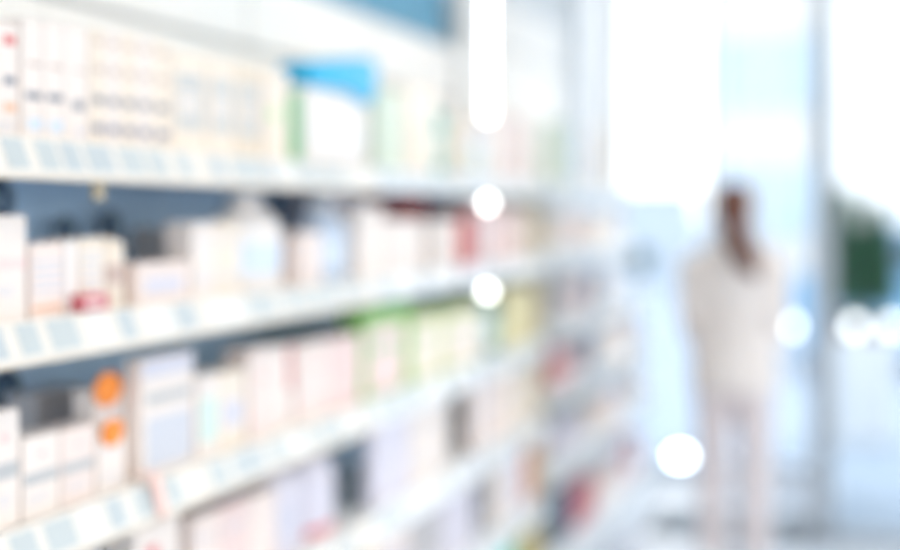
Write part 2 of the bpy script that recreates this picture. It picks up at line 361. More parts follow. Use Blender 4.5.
PRODUCTS = [
 ('c', 1.6003, 1.6805, 1.656, 0.1876, -1.33, 0.065, 'white', 'marks', "white carton with red and grey marks, first on the near unit's top shelf", 'products on the top shelf of the near unit'),
 ('c', 1.6884, 1.7415, 1.656, 0.2034, -1.33, 0.065, 'white', 'blue', "tall white carton with brown and blue print, second on the near unit's top shelf", 'products on the top shelf of the near unit'),
 ('c', 1.7445, 1.7978, 1.656, 0.2066, -1.33, 0.065, 'white', 'blue', "tall white carton with pale blue print patch, third on the near unit's top shelf", 'products on the top shelf of the near unit'),
 ('c', 1.8008, 1.8687, 1.656, 0.2088, -1.33, 0.065, 'white', 'spot', "tall white carton with one small dark spot, fourth on the near unit's top shelf", 'products on the top shelf of the near unit'),
 ('c', 1.8746, 1.9195, 1.656, 0.2122, -1.33, 0.065, 'cream', 'rows', "narrow cream carton with rows of dark print, fifth on the near unit's top shelf", 'products on the top shelf of the near unit'),
 ('c', 1.9225, 1.9661, 1.656, 0.2133, -1.33, 0.065, 'white', 'rows', "narrow white carton with rows of dark print, sixth on the near unit's top shelf", 'products on the top shelf of the near unit'),
 ('c', 1.9691, 2.018, 1.656, 0.2145, -1.33, 0.065, 'cream', 'rows', "narrow cream carton with four dark print rows, seventh on the near unit's top shelf", 'products on the top shelf of the near unit'),
 ('c', 2.021, 2.0686, 1.656, 0.2157, -1.33, 0.065, 'white', 'rows', "narrow white carton with four dark print rows, eighth on the near unit's top shelf", 'products on the top shelf of the near unit'),
 ('c', 2.0716, 2.1358, 1.656, 0.2157, -1.33, 0.065, 'cream', 'rows', "narrow cream carton at the end of its row, ninth on the near unit's top shelf", 'products on the top shelf of the near unit'),
 ('c', 2.1425, 2.2735, 1.656, 0.2068, -1.33, 0.065, 'cream', 'greypanel', "cream carton with a grey front panel, tenth on the near unit's top shelf", 'products on the top shelf of the near unit'),
 ('c', 2.2805, 2.391, 1.656, 0.2096, -1.33, 0.065, 'cream', 'greypanel', "cream carton with pale grey front panel, eleventh on the near unit's top shelf", 'products on the top shelf of the near unit'),
 ('c', 2.394, 2.5095, 1.656, 0.2099, -1.33, 0.065, 'beige', 'greypanel', "beige carton with pale grey front panel, twelfth on the near unit's top shelf", 'products on the top shelf of the near unit'),
 ('c', 2.5221, 2.6487, 1.656, 0.2133, -1.33, 0.065, 'cream', 'greenspot', "cream carton with small green spot, thirteenth on the near unit's top shelf", 'products on the top shelf of the near unit'),
 ('c', 2.6621, 2.7124, 1.656, 0.172, -1.33, 0.065, 'green', 'plain', "slim green carton beside the blue-topped white pack, fourteenth on the near unit's top shelf", 'products on the top shelf of the near unit'),
 ('c', 3.1955, 3.3812, 1.656, 0.2324, -1.33, 0.065, 'palegreen', 'plain', "pale green carton past the blue-topped white pack, fifteenth on the near unit's top shelf", 'products on the top shelf of the near unit'),
 ('c', 3.4001, 3.644, 1.656, 0.26, -1.33, 0.065, 'cream', 'plain', "plain cream carton beside the teal bottle, sixteenth on the near unit's top shelf", 'products on the top shelf of the near unit'),
 ('b', 3.6652, 3.7942, 1.656, 0.264, -1.33, 0.065, 'teal', 'teal', "slim teal bottle with rounded shoulders, seventeenth on the near unit's top shelf", 'products on the top shelf of the near unit'),
 ('c', 3.8069, 3.9981, 1.656, 0.1972, -1.33, 0.065, 'beige', 'lines', "short beige carton past the teal bottle, eighteenth on the near unit's top shelf", 'products on the top shelf of the near unit'),
 ('b', 4.0118, 4.199, 1.656, 0.1979, -1.33, 0.065, 'paleblue', 'teal', "small pale blue bottle near the light pole, nineteenth on the near unit's top shelf", 'products on the top shelf of the near unit'),
 ('c', 4.2137, 4.4706, 1.656, 0.2504, -1.33, 0.065, 'white', 'lines', "white carton past the light pole, twentieth on the near unit's top shelf", 'products on the top shelf of the near unit'),  # the pole named here is the added glint pole; label seeds the print
 ('c', 4.4867, 4.6889, 1.656, 0.254, -1.33, 0.065, 'pink', 'lines', "pale pink carton near the far end, twenty-first on the near unit's top shelf", 'products on the top shelf of the near unit'),
 ('c', 4.7062, 4.7385, 1.656, 0.2633, -1.33, 0.065, 'palegreen', 'lines', "pale green carton at the far end, twenty-second on the near unit's top shelf", 'products on the top shelf of the near unit'),
 ('c', 1.5733, 1.6812, 1.366, 0.1708, -1.315, 0.065, 'white', 'pinkband', "large white carton with a pink band, first on the near unit's second shelf", 'products on the second shelf of the near unit'),
 ('c', 1.6917, 1.7775, 1.366, 0.1243, -1.315, 0.065, 'pinkwhite', 'foot', "off-white carton with orange line at its foot, second on the near unit's second shelf", 'products on the second shelf of the near unit'),
 ('c', 1.7832, 1.8162, 1.366, 0.1279, -1.315, 0.065, 'bright', 'plain', "narrow bright white carton, third on the near unit's second shelf", 'products on the second shelf of the near unit'),
 ('c', 1.822, 1.8948, 1.366, 0.1302, -1.315, 0.065, 'cream', 'grid', "cream carton above the small red box, fourth on the near unit's second shelf", 'products on the second shelf of the near unit'),
 ('b', 1.9008, 1.9822, 1.366, 0.1305, -1.315, 0.065, 'cream', 'brown', "cream tub with rounded shoulders and brown print, fifth on the near unit's second shelf", 'products on the second shelf of the near unit'),
 ('c', 1.9949, 2.1818, 1.366, 0.0798, -1.315, 0.065, 'pinkwhite', 'lavtext', "low wide white carton with lavender print, sixth on the near unit's second shelf", 'products on the second shelf of the near unit'),
 ('c', 2.1924, 2.2882, 1.366, 0.1557, -1.315, 0.065, 'white', 'lines', "white carton with grey lines, seventh on the near unit's second shelf", 'products on the second shelf of the near unit'),
 ('c', 2.2912, 2.3858, 1.366, 0.155, -1.315, 0.065, 'cream', 'lines', "cream carton beside the large white bottle, eighth on the near unit's second shelf", 'products on the second shelf of the near unit'),
 ('b', 2.3976, 2.6552, 1.366, 0.2168, -1.315, 0.065, 'bright', 'bluetext', "large white bottle with narrow neck, ninth on the near unit's second shelf", 'products on the second shelf of the near unit'),
 ('c', 2.6794, 2.7984, 1.366, 0.1281, -1.315, 0.065, 'pinkwhite', 'lines', "small off-white carton past the large bottle, tenth on the near unit's second shelf", 'products on the second shelf of the near unit'),
 ('b', 2.8247, 3.0068, 1.366, 0.2071, -1.315, 0.065, 'paleblue', 'bluetext', "pale blue bottle with tapered shoulders, eleventh on the near unit's second shelf", 'products on the second shelf of the near unit'),
 ('c', 3.0295, 3.1996, 1.366, 0.1929, -1.315, 0.065, 'white', 'plain', "white carton past the pale blue bottle, twelfth on the near unit's second shelf", 'products on the second shelf of the near unit'),
 ('c', 3.2098, 3.5152, 1.366, 0.1567, -1.315, 0.065, 'white', 'lines', "wide white carton in front of dark red boxes, thirteenth on the near unit's second shelf", 'products on the second shelf of the near unit'),
 ('c', 3.6059, 3.8198, 1.366, 0.1583, -1.315, 0.065, 'white', 'lines', "white carton in front of the purple box, fourteenth on the near unit's second shelf", 'products on the second shelf of the near unit'),
 ('c', 3.8428, 3.9849, 1.366, 0.1608, -1.315, 0.065, 'red', 'plain', "small red carton, fifteenth on the near unit's second shelf", 'products on the second shelf of the near unit'),
 ('c', 4.0094, 4.27, 1.366, 0.1948, -1.315, 0.065, 'pink', 'lines', "pale pink carton below the light pole, sixteenth on the near unit's second shelf", 'products on the second shelf of the near unit'),  # pole in the label is the reflection streak; its text seeds the print
 ('c', 4.2851, 4.5529, 1.366, 0.1924, -1.315, 0.065, 'pink', 'plain', "plain pink carton, seventeenth on the near unit's second shelf", 'products on the second shelf of the near unit'),
 ('c', 4.5695, 4.7385, 1.366, 0.1818, -1.315, 0.065, 'beige', 'lines', "beige carton at the end of the unit, eighteenth on the near unit's second shelf", 'products on the second shelf of the near unit'),
 ('c', 1.5914, 1.664, 1.041, 0.1869, -1.315, 0.065, 'white', 'greyband', "white carton with a grey band, first on the near unit's third shelf", 'products on the third shelf of the near unit'),
 ('c', 1.6719, 1.7667, 1.041, 0.1338, -1.315, 0.065, 'white', 'greyband', "low white carton with a grey band, second on the near unit's third shelf", 'products on the third shelf of the near unit'),
 ('c', 1.7724, 1.8651, 1.041, 0.1309, -1.315, 0.065, 'pinkwhite', 'greyband', "low off-white carton with a grey band, third on the near unit's third shelf", 'products on the third shelf of the near unit'),
 ('c', 1.8739, 1.9597, 1.041, 0.1024, -1.315, 0.03, 'white', 'lines', "small white carton with an orange disc, fourth on the near unit's third shelf", 'products on the third shelf of the near unit'),
 ('c', 2.0081, 2.197, 1.041, 0.2246, -1.315, 0.035, 'white', 'greyhead', "tall white carton with a grey top panel, fifth on the near unit's third shelf", 'products on the third shelf of the near unit'),
 ('c', 2.2116, 2.2964, 1.041, 0.1691, -1.315, 0.065, 'white', 'mint', "white carton with a mint panel, sixth on the near unit's third shelf", 'products on the third shelf of the near unit'),
 ('c', 2.2994, 2.4124, 1.041, 0.1653, -1.315, 0.065, 'cream', 'lavtext', "cream carton with a lavender panel, seventh on the near unit's third shelf", 'products on the third shelf of the near unit'),
 ('c', 2.4289, 2.5289, 1.041, 0.1995, -1.315, 0.065, 'pinkwhite', 'pinkfoot', "off-white carton with pink foot print, eighth on the near unit's third shelf", 'products on the third shelf of the near unit'),
 ('c', 2.5319, 2.6343, 1.041, 0.1934, -1.315, 0.065, 'white', 'redside', "white carton with dark red edge strip, ninth on the near unit's third shelf", 'products on the third shelf of the near unit'),
 ('c', 2.6582, 2.8393, 1.041, 0.1867, -1.315, 0.065, 'pinkwhite', 'pinkfoot', "off-white carton with a small pink mark, tenth on the near unit's third shelf", 'products on the third shelf of the near unit'),
 ('c', 2.8423, 3.0398, 1.041, 0.1834, -1.315, 0.065, 'pink', 'pinkspot', "pale pink carton beside the green carton, eleventh on the near unit's third shelf", 'products on the third shelf of the near unit'),
 ('c', 3.0561, 3.4068, 1.041, 0.2376, -1.315, 0.065, 'leaf', 'pinkpanel', "green carton with a pale pink panel, twelfth on the near unit's third shelf", 'products on the third shelf of the near unit'),
 ('c', 3.4261, 3.6665, 1.041, 0.1998, -1.315, 0.065, 'lime', 'peachpanel', "lime carton with a wide peach panel, thirteenth on the near unit's third shelf", 'products on the third shelf of the near unit'),
 ('c', 3.6788, 4.1287, 1.041, 0.1934, -1.315, 0.065, 'lime', 'peachpanel', "wide lime carton beside the dark teal bottle, fourteenth on the near unit's third shelf", 'products on the third shelf of the near unit'),
 ('b', 4.1662, 4.3439, 1.041, 0.2392, -1.315, 0.065, 'tealdark', 'teal', "dark teal bottle, fifteenth on the near unit's third shelf", 'products on the third shelf of the near unit'),
 ('c', 4.3594, 4.608, 1.041, 0.2192, -1.315, 0.065, 'yellowcream', 'plain', "pale yellow carton past the teal bottle, sixteenth on the near unit's third shelf", 'products on the third shelf of the near unit'),
 ('c', 4.6249, 4.7385, 1.041, 0.2117, -1.315, 0.065, 'yellowcream', 'lines', "pale yellow carton with grey lines, seventeenth on the near unit's third shelf", 'products on the third shelf of the near unit'),
 ('c', 1.667, 1.7667, 0.736, 0.2338, -1.315, 0.065, 'white', 'lines', "white carton with grey lines, first on the near unit's fourth shelf", 'products on the fourth shelf of the near unit'),
 ('c', 1.7751, 1.8798, 0.736, 0.2256, -1.315, 0.065, 'grey', 'lines', "pale grey carton with grey lines, second on the near unit's fourth shelf", 'products on the fourth shelf of the near unit'),
 ('c', 1.9884, 2.1445, 0.736, 0.24, -1.315, 0.065, 'white', 'redspot', "white carton with dark red mark, third on the near unit's fourth shelf", 'products on the fourth shelf of the near unit'),
 ('c', 2.1924, 2.3006, 0.736, 0.189, -1.315, 0.065, 'pinkwhite', 'lines', "low off-white carton with grey lines, fourth on the near unit's fourth shelf", 'products on the fourth shelf of the near unit'),
 ('c', 2.3036, 2.4259, 0.736, 0.1857, -1.315, 0.065, 'pink', 'lines', "low pale pink carton with grey lines, fifth on the near unit's fourth shelf", 'products on the fourth shelf of the near unit'),
 ('c', 2.4289, 2.5534, 0.736, 0.1825, -1.315, 0.065, 'pinkwhite', 'plain', "plain low off-white carton, sixth on the near unit's fourth shelf", 'products on the fourth shelf of the near unit'),
 ('b', 2.5712, 2.7252, 0.736, 0.24, -1.315, 0.065, 'lavender', 'lavtext', "lavender bottle beside low cartons, seventh on the near unit's fourth shelf", 'products on the fourth shelf of the near unit'),
 ('b', 2.7393, 2.9366, 0.736, 0.24, -1.315, 0.065, 'lavender', 'redfoot', "lavender bottle with small red mark, eighth on the near unit's fourth shelf", 'products on the fourth shelf of the near unit'),
 ('c', 3.1244, 3.3907, 0.736, 0.2293, -1.315, 0.03, 'lavender', 'plain', "large lavender carton past the dark gap, ninth on the near unit's fourth shelf", 'products on the fourth shelf of the near unit'),
 ('c', 3.4017, 3.7418, 0.736, 0.2266, -1.315, 0.065, 'white', 'lines', "large white carton with grey lines, tenth on the near unit's fourth shelf", 'products on the fourth shelf of the near unit'),
 ('c', 3.956, 4.3691, 0.736, 0.2223, -1.315, 0.025, 'pinkwhite', 'plain', "off-white carton past the second gap, eleventh on the near unit's fourth shelf", 'products on the fourth shelf of the near unit'),
 ('c', 4.3847, 4.7385, 0.736, 0.2098, -1.315, 0.065, 'cream', 'lines', "cream carton at the end of the unit, twelfth on the near unit's fourth shelf", 'products on the fourth shelf of the near unit'),
 ('c', 2.9584, 3.1494, 0.431, 0.24, -1.315, 0.065, 'beige', 'lines', "beige carton with grey lines, first on the near unit's fifth shelf", 'products on the fifth shelf of the near unit'),
 ('c', 3.1595, 3.3907, 0.431, 0.24, -1.315, 0.065, 'pinkwhite', 'lavtext', "off-white carton with lavender panel, second on the near unit's fifth shelf", 'products on the fifth shelf of the near unit'),
 ('c', 3.4017, 3.6665, 0.431, 0.24, -1.315, 0.065, 'grey', 'lines', "pale grey carton with grey lines, third on the near unit's fifth shelf", 'products on the fifth shelf of the near unit'),
 ('c', 3.6788, 3.9956, 0.431, 0.24, -1.315, 0.065, 'lavender', 'lines', "lavender carton before the dark gap, fourth on the near unit's fifth shelf", 'products on the fifth shelf of the near unit'),
 ('c', 4.2131, 4.3945, 0.431, 0.24, -1.315, 0.025, 'white', 'lines', "white carton past the dark gap, fifth on the near unit's fifth shelf", 'products on the fifth shelf of the near unit'),
 ('c', 4.4103, 4.608, 0.431, 0.24, -1.315, 0.065, 'lavender', 'plain', "plain lavender carton, sixth on the near unit's fifth shelf", 'products on the fifth shelf of the near unit'),
 ('c', 4.6249, 4.7385, 0.431, 0.2285, -1.315, 0.065, 'orange', 'plain', "pale orange carton at the end, seventh on the near unit's fifth shelf", 'products on the fifth shelf of the near unit'),
 ('c', 3.956, 4.2458, 0.131, 0.23, -1.315, 0.065, 'white', 'lines', "white carton with grey lines, first on the near unit's bottom shelf", 'products on the bottom shelf of the near unit'),
 ('b', 4.2973, 4.5665, 0.131, 0.23, -1.315, 0.065, 'cyan', 'teal', "bright turquoise bottle, second on the near unit's bottom shelf", 'products on the bottom shelf of the near unit'),
 ('c', 4.5971, 4.7385, 0.131, 0.23, -1.315, 0.065, 'mustard', 'plain', "mustard yellow carton at the end, third on the near unit's bottom shelf", 'products on the bottom shelf of the near unit'),
 ('c', 2.3638, 2.481, 1.366, 0.1407, -1.49, 0.08, 'grey', 'plain', 'grey carton standing behind the white cartons beside the large bottle', 'products on the second shelf of the near unit'),
 ('c', 3.1417, 3.452, 1.366, 0.225, -1.49, 0.08, 'lavender', 'plain', 'lavender carton standing behind the pale blue bottle', 'products on the second shelf of the near unit'),
 ('c', 3.6286, 3.7704, 1.366, 0.225, -1.49, 0.08, 'darkred', 'plain', 'dark red box behind the wide white carton', 'products on the second shelf of the near unit'),
 ('c', 3.809, 3.9833, 1.366, 0.225, -1.49, 0.08, 'red', 'plain', 'bright red box behind the wide white carton', 'products on the second shelf of the near unit'),
 ('c', 4.0553, 4.2727, 1.366, 0.225, -1.49, 0.08, 'purple', 'plain', 'purple box behind a white carton on the second shelf', 'products on the second shelf of the near unit'),
 ('c', 1.9338, 2.0774, 1.041, 0.1615, -1.49, 0.07, 'grey', 'lines', 'wide grey carton behind the low white cartons', 'products on the third shelf of the near unit'),
 ('c', 1.916, 2.0529, 1.041, 0.1781, -1.353, 0.045, 'white', 'lines', 'white carton carrying a larger orange disc behind the small one', 'products on the third shelf of the near unit'),
 ('c', 3.6955, 4.6018, 1.041, 0.1846, -1.49, 0.08, 'green', 'plain', 'dark green box behind the peach-panelled cartons', 'products on the third shelf of the near unit'),
 ('c', 5.0997, 5.3781, 1.666, 0.2654, -1.315, 0.065, 'palegreen', 'lines', "pale green carton, first on the far unit's top shelf", 'products on the top shelf of the far unit'),
 ('c', 5.3997, 5.6896, 1.666, 0.2773, -1.315, 0.065, 'paleblue', 'lines', "pale blue carton, second on the far unit's top shelf", 'products on the top shelf of the far unit'),
 ('c', 5.7132, 5.9908, 1.666, 0.2884, -1.315, 0.065, 'cream', 'plain', "plain cream carton, third on the far unit's top shelf", 'products on the top shelf of the far unit'),
 ('c', 5.083, 5.3414, 1.396, 0.1397, -1.315, 0.065, 'white', 'lines', "white carton, first on the far unit's second shelf", 'products on the second shelf of the far unit'),
 ('c', 5.3627, 5.6489, 1.396, 0.135, -1.315, 0.065, 'pink', 'lines', "pale pink carton, second on the far unit's second shelf", 'products on the second shelf of the far unit'),
 ('c', 5.6722, 6.0134, 1.396, 0.1392, -1.315, 0.065, 'cream', 'plain', "cream carton, third on the far unit's second shelf", 'products on the second shelf of the far unit'),
 ('c', 6.0392, 6.3479, 1.396, 0.1289, -1.315, 0.065, 'white', 'plain', "plain white carton, fourth on the far unit's second shelf", 'products on the second shelf of the far unit'),
 ('c', 6.3762, 6.4685, 1.396, 0.1282, -1.315, 0.065, 'white', 'lines', "slim white carton, fifth on the far unit's second shelf", 'products on the second shelf of the far unit'),
 ('c', 5.083, 5.3597, 1.086, 0.1796, -1.315, 0.065, 'grey', 'lines', "grey carton, first on the far unit's third shelf", 'products on the third shelf of the far unit'),
 ('c', 5.3811, 5.6692, 1.086, 0.1695, -1.315, 0.065, 'pink', 'lines', "pale pink carton, second on the far unit's third shelf", 'products on the third shelf of the far unit'),
 ('c', 5.6926, 5.946, 1.086, 0.1744, -1.315, 0.065, 'slate', 'plain', "slate blue carton, third on the far unit's third shelf", 'products on the third shelf of the far unit'),
 ('c', 5.9713, 6.2734, 1.086, 0.1808, -1.315, 0.065, 'white', 'plain', "plain white carton, fourth on the far unit's third shelf", 'products on the third shelf of the far unit'),
 ('c', 6.3011, 6.4685, 1.086, 0.1774, -1.315, 0.065, 'paleblue', 'lines', "pale blue carton, fifth on the far unit's third shelf", 'products on the third shelf of the far unit'),
 ('c', 5.0997, 5.3051, 0.806, 0.157, -1.315, 0.065, 'rose', 'plain', "dusky pink carton, first on the far unit's fourth shelf", 'products on the fourth shelf of the far unit'),
 ('c', 5.3262, 5.569, 0.806, 0.141, -1.315, 0.065, 'pink', 'lines', "pale pink carton, second on the far unit's fourth shelf", 'products on the fourth shelf of the far unit'),
 ('c', 5.5918, 5.8799, 0.806, 0.1402, -1.315, 0.065, 'slate', 'plain', "slate blue carton, third on the far unit's fourth shelf", 'products on the fourth shelf of the far unit'),
 ('c', 5.9048, 6.2246, 0.806, 0.1481, -1.315, 0.065, 'white', 'lines', "white carton, fourth on the far unit's fourth shelf", 'products on the fourth shelf of the far unit'),
 ('c', 6.2519, 6.4685, 0.806, 0.1517, -1.315, 0.065, 'cream', 'plain', "cream carton, fifth on the far unit's fourth shelf", 'products on the fourth shelf of the far unit'),
 ('c', 5.083, 5.3414, 0.506, 0.1393, -1.315, 0.065, 'lavender', 'lines', "lavender carton, first on the far unit's fifth shelf", 'products on the fifth shelf of the far unit'),
 ('c', 5.3627, 5.6489, 0.506, 0.1291, -1.315, 0.065, 'lavender', 'plain', "plain lavender carton, second on the far unit's fifth shelf", 'products on the fifth shelf of the far unit'),
 ('c', 5.6722, 5.9908, 0.506, 0.1225, -1.315, 0.065, 'beige', 'lines', "beige carton, third on the far unit's fifth shelf", 'products on the fifth shelf of the far unit'),
 ('c', 6.0164, 6.2981, 0.506, 0.1201, -1.315, 0.065, 'pink', 'plain', "pale pink carton, fourth on the far unit's fifth shelf", 'products on the fifth shelf of the far unit'),
 ('c', 6.3259, 6.4685, 0.506, 0.119, -1.315, 0.065, 'white', 'lines', "white carton, fifth on the far unit's fifth shelf", 'products on the fifth shelf of the far unit'),
 ('c', 5.0997, 5.3414, 0.131, 0.2128, -1.315, 0.065, 'slate', 'plain', "slate blue carton, first on the far unit's bottom shelf", 'products on the bottom shelf of the far unit'),
 ('c', 5.456, 5.8152, 0.131, 0.172, -1.315, 0.065, 'crimson', 'plain', "crimson pink carton, second on the far unit's bottom shelf", 'products on the bottom shelf of the far unit'),
 ('c', 5.8612, 6.2004, 0.131, 0.1111, -1.315, 0.065, 'white', 'lines', "white carton, third on the far unit's bottom shelf", 'products on the bottom shelf of the far unit'),
 ('c', 6.2276, 6.4685, 0.131, 0.1168, -1.315, 0.065, 'pink', 'plain', "rose pink carton, fourth on the far unit's bottom shelf", 'products on the bottom shelf of the far unit'),
 ('c', 6.51, 6.636, 0.806, 0.17, -1.32, 0.09, 'white', 'lines', "white carton, first along the low bay's upper shelf", 'products in the low bay by the window'),
 ('c', 6.644, 6.75, 0.806, 0.19, -1.32, 0.09, 'pink', 'plain', "pale pink carton, second along the low bay's upper shelf", 'products in the low bay by the window'),
 ('c', 6.758, 6.894, 0.806, 0.2, -1.32, 0.09, 'paleblue', 'lines', "pale blue carton, third along the low bay's upper shelf", 'products in the low bay by the window'),
 ('c', 6.902, 7.018, 0.806, 0.15, -1.32, 0.09, 'cream', 'plain', "cream carton, fourth along the low bay's upper shelf", 'products in the low bay by the window'),
 ('c', 7.026, 7.122, 0.806, 0.16, -1.32, 0.09, 'lavender', 'lines', "lavender carton, fifth along the low bay's upper shelf", 'products in the low bay by the window'),
 ('c', 6.53, 6.636, 0.506, 0.15, -1.32, 0.09, 'paleblue', 'plain', "pale blue carton, first along the low bay's middle shelf", 'products in the low bay by the window'),
 ('c', 6.644, 6.78, 0.506, 0.16, -1.32, 0.09, 'cream', 'lines', "cream carton, second along the low bay's middle shelf", 'products in the low bay by the window'),
 ('c', 6.788, 6.904, 0.506, 0.17, -1.32, 0.09, 'lavender', 'plain', "lavender carton, third along the low bay's middle shelf", 'products in the low bay by the window'),
 ('c', 6.912, 7.008, 0.506, 0.19, -1.32, 0.09, 'beige', 'lines', "beige carton, fourth along the low bay's middle shelf", 'products in the low bay by the window'),
 ('c', 7.016, 7.142, 0.506, 0.2, -1.32, 0.09, 'white', 'plain', "white carton, fifth along the low bay's middle shelf", 'products in the low bay by the window'),
 ('c', 6.55, 6.686, 0.131, 0.19, -1.32, 0.09, 'lavender', 'lines', "lavender carton, first along the low bay's bottom shelf", 'products in the low bay by the window'),
 ('c', 6.694, 6.81, 0.131, 0.2, -1.32, 0.09, 'crimson', 'plain', "crimson pink carton, second along the low bay's bottom shelf", 'products in the low bay by the window'),
 ('c', 6.818, 6.914, 0.131, 0.15, -1.32, 0.09, 'white', 'lines', "white carton, third along the low bay's bottom shelf", 'products in the low bay by the window'),
 ('c', 6.922, 7.048, 0.131, 0.16, -1.32, 0.09, 'pink', 'plain', "pale pink carton, fourth along the low bay's bottom shelf", 'products in the low bay by the window'),
 ('c', 7.056, 7.162, 0.131, 0.17, -1.32, 0.09, 'paleblue', 'lines', "pale blue carton, fifth along the low bay's bottom shelf", 'products in the low bay by the window'),
]

made = {}
for row in PRODUCTS:
    made[row[9]] = carton(row) if row[0] == 'c' else bottle(row)

# orange round stickers on two cartons of the third shelf
orange = mat('orange_sticker', (.97, .55, .14), .4, .03, 40)
def disc_on(key, y, z, r, dx):
    p = [o for l, o in made.items() if key in l][0]
    b = bmesh.new()
    bmesh.ops.create_cone(b, cap_ends=True, segments=36, radius1=r, radius2=r, depth=.004, matrix=Matrix.Translation((p.location.x + dx, y, z)) @ Matrix.Rotation(PI / 2, 4, 'Y'))
    for v in b.verts: v.co.y = y + (v.co.y - y) * 1.35; v.co -= p.location
    tag(obj('round_sticker', b, orange, p), 'orange round sticker standing above the box edge')
disc_on('larger orange disc', 1.954, 1.217, .031, .004)
disc_on('with an orange disc', 1.914, 1.147, .024, .0035)

# wide white pack with a wavy blue top
pk = thing('wrapped_pack', 'wide white pack with a wavy bright blue top on the top shelf', 'pack', (-1.33, 2.93, 1.656))
b = box(-.09, 0, -.185, .206, 0, .205, bev=.02); obj('body', b, cmat('bright'), pk, True)
poly = [(2.745, 1.852), (2.742, 1.89), (2.765, 1.908), (2.795, 1.916), (2.83, 1.912), (2.88, 1.914), (2.93, 1.930), (2.98, 1.944), (3.06, 1.954), (3.13, 1.959), (3.168, 1.95), (3.172, 1.93), (3.158, 1.89),
        (3.142, 1.852), (3.10, 1.832), (3.055, 1.836), (3.02, 1.852), (2.98, 1.860), (2.90, 1.856), (2.80, 1.852)]
obj('top', prism_x(bmesh.new(), [(y - 2.93, z - 1.656) for y, z in poly], -.085, .012, .009), mat('bright_blue', (.0, .70, .88), .4, .06, 9), pk, True)
obj('print', box(.0002, .0008, -.12, .12, .05, .10), ink('cap'), pk)

# small red box leaning at the foot of the cartons, second shelf
t = tag(obj('carton', box(-.026, 0, -.036, .036, 0, .028, bev=.0015), mat('card_crimson', (.86, .20, .30), .4, .05, 40), loc=(-1.2875, 1.832, 1.372)), 'small flat crimson box lying before the cream cartons on the second shelf', 'box')
obj('print', box(.0001, .0006, -.03, .015, .008, .018), ink('pinkb'), t)
# pink strip hanging over the third price rail
st = bmesh.new()
prism = [(-.030, .012), (.004, .012), (.022, -.062), (.020, -.064), (.002, .010), (-.030, .010)]
A = [st.verts.new((x, -.014, z)) for x, z in prism]; B2 = [st.verts.new((x, .014, z)) for x, z in prism]
st.faces.new(A); st.faces.new(B2[::-1])
for i in range(6): st.faces.new((A[i], A[(i + 1) % 6], B2[(i + 1) % 6], B2[i]))
tag(obj('shelf_strip', st, mat('salmon_card', (.96, .80, .76), .5, .03, 30), loc=(-1.272, 1.985, 1.048)), 'salmon pink paper strip hanging over the third price rail', 'strip')
# dark blue rings on hooks on the back panel
ring_m = mat('dark_blue_plastic', (.10, .24, .36), .4, .05, 30)
for (y, z, r, lab) in ((1.965, 1.562, .038, 'dark blue ring on the back panel behind the pink-banded carton'), (2.168, 1.492, .034, 'dark blue ring low behind the off-white carton, between two others'),
                       (2.325, 1.503, .036, 'dark blue ring on the back panel behind the cream tub'), (1.985, 1.192, .040, 'dark blue ring above the low cartons of the third shelf')):
    t = thing('hanging_ring', lab, 'ring', (-1.60, y, z), 0, 'dark blue rings on the back panel')
    b = bmesh.new(); N, n = 32, 10
    tr = r * .30
    for i in range(N):
        for j in range(n):
            a, c = 2 * PI * i / N, 2 * PI * j / n
            b.verts.new((tr * .8 * math.sin(c), (r - tr + tr * math.cos(c)) * math.cos(a), (r - tr + tr * math.cos(c)) * 1.25 * math.sin(a)))
    b.verts.ensure_lookup_table()
    for i in range(N):
        for j in range(n):
            b.faces.new([b.verts[q] for q in (i * n + j, ((i + 1) % N) * n + j, ((i + 1) % N) * n + (j + 1) % n, i * n + (j + 1) % n)])
    obj('ring', b, ring_m, t, True)
    obj('hook', tube(bmesh.new(), [(-.046, 0, r * .68), (-.01, 0, r * .66), (.008, 0, r * .64), (.014, 0, r * .76)], .003, 8), chrome, t, True)
# small clip under the top rail
tag(obj('shelf_clip', box(-.012, .0, -.012, .012, -.03, 0, bev=.003), mat('tan_plastic', (.72, .66, .55), .5), loc=(-1.268, 1.818, 1.592)), 'small tan clip under the top price rail', 'clip')

# ------------------------------------------------------------------ lamps and glowing glints
def glow(name, c, s): return mat(name, (1, 1, 1), .4, 0, 5, emit=c, strength=s)
lp = thing('glint_pole', 'slim chrome pole with glowing reflection streaks before the shelves', 'lamp', (-1.235, 3.875, 0))  # stands in for a reflection streak on an upright; the glow is added
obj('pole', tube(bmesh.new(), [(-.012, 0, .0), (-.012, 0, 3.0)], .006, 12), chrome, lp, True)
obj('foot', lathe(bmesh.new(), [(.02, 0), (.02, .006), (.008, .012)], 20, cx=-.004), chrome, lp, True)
obj('streak_glint', tube(bmesh.new(), [(.008, 0, 1.848), (.008, 0, 2.7)], .011, 16), glow('glint_tube', (1, .99, .97), 8), lp, True)
obj('small_glint', sphere(bmesh.new(), (.008, 0, 1.572), .013, .013, .015), glow('glint_small', (1, .99, .97), 8), lp, True)
obj('small_glint', tube(bmesh.new(), [(.008, 0, 1.27), (.008, 0, 1.298)], .012, 16), glow('glint_small', (1, .99, .97), 8), lp, True)
def sun_glint(x, y, lab):  # glowing disc added in place of the sun's reflection on the ground
    t = thing('floor_glint', lab, 'lamp', (x, y, -.019))
    obj('bezel', lathe(bmesh.new(), [(.075, 0), (.075, .006), (.062, .009)], 28), chrome, t, True)
    obj('lens', lathe(bmesh.new(), [(.045, .0095), (.042, .03), (.025, .045)], 28), glow('glint_floor', (.97, .99, 1), 14), t, True)
sun_glint(-1.24, 7.94, 'round glowing sun glint on the pavement beyond the narrow window')
n = 0
